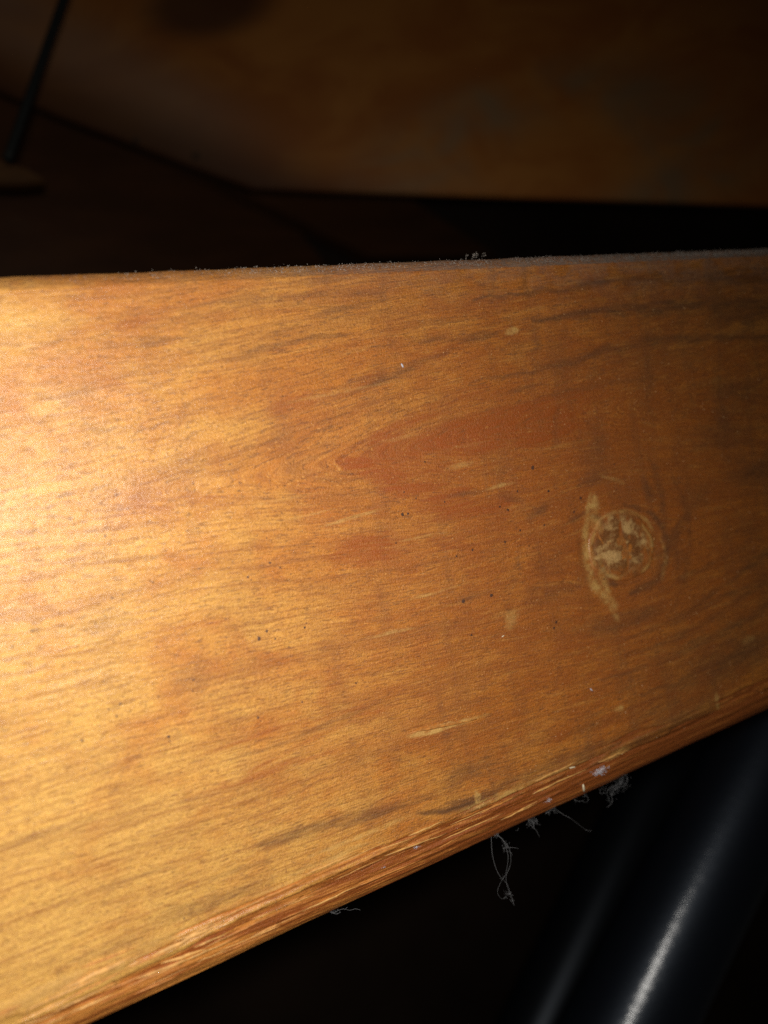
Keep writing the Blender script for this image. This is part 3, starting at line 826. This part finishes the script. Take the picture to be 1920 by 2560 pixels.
# ------------------------------------------------------------------ things behind the board
def box_board(name, corners_y, mat, thick, parent=None, bevel=0.002, seg=3):
    """Board with an outline given as points (x, z) in metres at depth y, extruded backwards, edges bevelled."""
    import bmesh
    pts, y = corners_y
    if y is None: P3 = [tuple(p) for p in pts]
    else: P3 = [(p[0], y, p[1]) for p in pts]
    bm = bmesh.new()
    f = [bm.verts.new(p) for p in P3]
    face = bm.faces.new(f)
    r = bmesh.ops.extrude_face_region(bm, geom=[face])
    for v in r['geom']:
        if isinstance(v, bmesh.types.BMVert): v.co.y += thick
    bmesh.ops.recalc_face_normals(bm, faces=bm.faces)
    bmesh.ops.bevel(bm, geom=list(bm.edges), offset=bevel, segments=seg, affect='EDGES')
    me = bpy.data.meshes.new('mesh'); bm.to_mesh(me); bm.free()
    me.polygons.foreach_set('use_smooth', [bevel > 0.005] * len(me.polygons))
    return link(name, me, mat, parent)


def on_rear(u, v, y0=0.40, k=-0.50):
    """Point of the slightly turned plane y = y0 + k x that a photo position falls on."""
    d = ROT @ np.array(((u - 960) / FPX, (1280 - v) / FPX, -1.0))
    t = (y0 + k * CAM_POS[0] - CAM_POS[1]) / (d[1] - k * d[0])
    return CAM_POS + d * t


def xz(u, v, y):
    p = at(u, v, y); return (p[0], p[2])


def rear_wood():
    """Brown varnished board; pale dust lies along its slanting lower left edge and in an arc near the lower right."""
    g = Graph('rear_board_wood')
    tc = g.node('ShaderNodeTexCoord').outputs['Object']
    n1 = g.noise(g.vmul(tc, (7., 30., 30.)), 4, 0.6, 0.8)
    n3 = g.noise(g.vmul(tc, (16., 22., 22.)), 3, 0.6, 0.5)
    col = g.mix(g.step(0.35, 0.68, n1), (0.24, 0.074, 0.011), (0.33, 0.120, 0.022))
    side = g.step(0.06, 0.42, g.split(tc)[0])                    # brightness painted in towards the right, against the lamp's falloff
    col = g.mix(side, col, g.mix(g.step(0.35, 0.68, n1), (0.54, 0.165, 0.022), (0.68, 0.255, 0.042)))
    a = on_rear(150, 120)[[0, 2]]; b = on_rear(660, 410)[[0, 2]]; d = (b - a) / np.linalg.norm(b - a); n = np.array((-d[1], d[0]))
    c = g.split(tc)
    across = g.math('ABSOLUTE', g.add(g.add(g.mul(c[0], float(n[0])), g.mul(c[2], float(n[1]))), -float(a.dot(n))))
    along = g.add(g.add(g.mul(c[0], float(d[0])), g.mul(c[2], float(d[1]))), -float(a.dot(d)))
    band = g.mul(g.step(0.035, 0.004, across), g.step(float(np.linalg.norm(b - a)) * 1.25, float(np.linalg.norm(b - a)) * 0.6, along))
    col = g.mix(g.mul(band, g.add(0.2, g.mul(0.8, n3))), col, (0.26, 0.150, 0.092))
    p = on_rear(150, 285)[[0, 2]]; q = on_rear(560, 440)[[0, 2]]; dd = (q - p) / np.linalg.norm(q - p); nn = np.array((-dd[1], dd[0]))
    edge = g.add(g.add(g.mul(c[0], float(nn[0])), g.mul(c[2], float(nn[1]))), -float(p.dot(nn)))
    col = g.mix(g.mul(g.step(0.034, 0.000, edge), 0.85), col, (0.05, 0.018, 0.006))             # soft shade painted along the slanting edge
    w = on_rear(520, 10)[[0, 2]]
    kx = g.mul(g.add(c[0], -float(w[0])), 1 / 0.036); kz = g.mul(g.add(c[2], -float(w[1])), 1 / 0.020)
    kk = g.math('SQRT', g.add(g.mul(kx, kx), g.mul(kz, kz)))
    col = g.mix(g.mul(g.step(1.2, 0.5, kk), 0.8), col, (0.06, 0.022, 0.007))                    # a dark knot at the top
    e = on_rear(1400, 420)[[0, 2]]
    dx = g.mul(g.add(c[0], -float(e[0])), 1 / 0.10); dz = g.mul(g.add(c[2], -float(e[1])), 1 / 0.055)
    rr = g.math('SQRT', g.add(g.mul(dx, dx), g.mul(dz, dz)))
    arc = g.mul(g.step(0.2, 0.7, rr), g.step(1.25, 0.8, rr))
    col = g.mix(g.mul(arc, g.mul(0.8, g.step(0.30, 0.7, n3))), col, (0.34, 0.24, 0.13))
    g.set(Base_Color=col, Roughness=0.5)
    return g.mat


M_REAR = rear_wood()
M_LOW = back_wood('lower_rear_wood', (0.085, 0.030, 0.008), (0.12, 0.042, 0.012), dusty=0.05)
M_NAIL = plain('dull_nail', (0.05, 0.03, 0.02), 0.7, 0.3)
M_BLACK = plain('black_rod_paint', (0.010, 0.011, 0.010), 0.7, 0.2, var=0.1)

YR = 0.34
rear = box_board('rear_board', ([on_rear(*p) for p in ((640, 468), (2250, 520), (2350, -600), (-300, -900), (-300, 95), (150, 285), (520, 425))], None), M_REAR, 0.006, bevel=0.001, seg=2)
tag(rear, 'blurred dark brown rear board above and behind the lit board', 'board')

YB = 0.46
shade_board = box_board('lower_shade_board', ([xz(330, 330, YB), xz(540, 440, YB), xz(930, 640, YB), xz(1250, 640, YB), xz(780, 330, YB)], YB), M_LOW, 0.02)  # dark board added in place of shade on the rear board's lower part
tag(shade_board, 'very dark slanting board added for the shade under the blurred rear board', 'board')


def nail(u, v, y, r):
    import bmesh
    bm = bmesh.new()
    bmesh.ops.create_cone(bm, cap_ends=True, segments=16, radius1=r, radius2=r * 0.8, depth=0.002)
    bmesh.ops.bevel(bm, geom=list(bm.edges), offset=r * 0.15, segments=2, affect='EDGES')
    bmesh.ops.rotate(bm, verts=bm.verts, matrix=Matrix.Rotation(math.pi / 2, 3, 'X'))
    p = on_rear(u, v) + np.array((0, y, 0))
    bmesh.ops.translate(bm, verts=bm.verts, vec=Vector(p))
    me = bpy.data.meshes.new('mesh'); bm.to_mesh(me); bm.free()
    o = link('nail', me, M_NAIL, rear)
    return o
nail(490, 390, -0.0005, 0.0022)
nail(340, 352, -0.0005, 0.0020)
YL = 0.56
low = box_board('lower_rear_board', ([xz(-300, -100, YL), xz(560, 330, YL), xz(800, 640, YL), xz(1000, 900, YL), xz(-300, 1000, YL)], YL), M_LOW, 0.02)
tag(low, 'very dark brown board in the gap above the left end of the lit board', 'board')

YE = 0.30
end = box_board('board_end', ([xz(-120, 380, YE), xz(0, 398, YE), xz(70, 422, YE), xz(118, 452, YE), xz(60, 458, YE), xz(-120, 456, YE)], YE), back_wood('orange_board_end', (0.06, 0.022, 0.002), (0.09, 0.034, 0.004), dusty=0.0), 0.01, bevel=0.001)
tag(end, 'small orange brown board tip at the left side under the black rod', 'board')


def cylinder_between(name, p, q, r, mat, seg=48):
    p = np.array(p); q = np.array(q)
    n = 24
    pts = [p + (q - p) * i / n for i in range(n + 1)]
    vs, fs = tube(pts, r, seg, False)
    fs.append(tuple(range(seg - 1, -1, -1))); fs.append(tuple(n * seg + k for k in range(seg)))
    return link(name, mesh_from(vs, fs), mat)


rod = cylinder_between('black_rod', at(18, 400, 0.24), at(200, -120, 0.24), 0.0019, M_BLACK, 16)
tag(rod, 'thin black rod slanting down at the upper left corner', 'rod')

gt = Graph('black_gloss_paint')
tcg = gt.node('ShaderNodeTexCoord').outputs['Object']
scr = gt.noise(gt.vmul(tcg, (260., 260., 900.)), 3, 0.6)
gt.set(Base_Color=(0.008, 0.009, 0.012), Roughness=0.46, Coat_Weight=1.0, Coat_Roughness=gt.add(0.12, gt.mul(0.12, gt.noise(tcg, 3, 0.6, scale=120.))),
       Coat_Tint=(0.80, 0.88, 1.0), Normal=gt.bump(scr, 0.4, 0.0003), Coat_Normal=gt.bump(scr, 0.5, 0.0003))
gt.bsdf.inputs['Specular IOR Level'].default_value = 0.55
gt.bsdf.inputs['Specular Tint'].default_value = (0.80, 0.88, 1.0, 1)
M_TUBE = gt.mat
def leaning_tube(u, v, dist, lean, r, mat, below, above):
    """Tube whose nearest point to the photographer lies in direction (u, v) at the given distance."""
    ray = np.array(((u - 960) / FPX, (1280 - v) / FPX, -1.0))
    ax = np.array((lean[0], lean[1], (lean[0] * ray[0] + lean[1] * ray[1])))
    ax /= np.linalg.norm(ax)
    p = CAM_POS + ROT @ (ray * dist); d = ROT @ ax
    return cylinder_between('metal_tube', p - d * below, p + d * above, r, mat)


t1 = leaning_tube(1612, 2470, 0.34, (0.60, 0.82), 0.024, M_TUBE, 0.16, 0.30)
tag(t1, 'thick glossy black metal tube with a bright streak of light, lower right corner', 'tube', 'black metal tubes')
M_TUBE_DULL = plain('worn_black_paint', (0.007, 0.008, 0.010), 0.40, 0.5, var=0.1)
M_TUBE_DULL.node_tree.nodes['Principled BSDF'].inputs['Specular Tint'].default_value = (0.75, 0.85, 1.0, 1)
t2 = leaning_tube(1270, 2740, 0.47, (0.62, 0.80), 0.024, M_TUBE_DULL, 0.16, 0.30)
tag(t2, 'black metal tube with only a faint grey streak, left of the brighter tube', 'tube', 'black metal tubes')

wall = box_board('wall', ([(-1.2, -1.2), (1.6, -1.2), (1.6, 1.2), (-1.2, 1.2)], 0.60), plain('dark_wall', (0.05, 0.03, 0.02), 0.9, 0.2, scale=8), 0.02)
tag(wall, kind='structure')
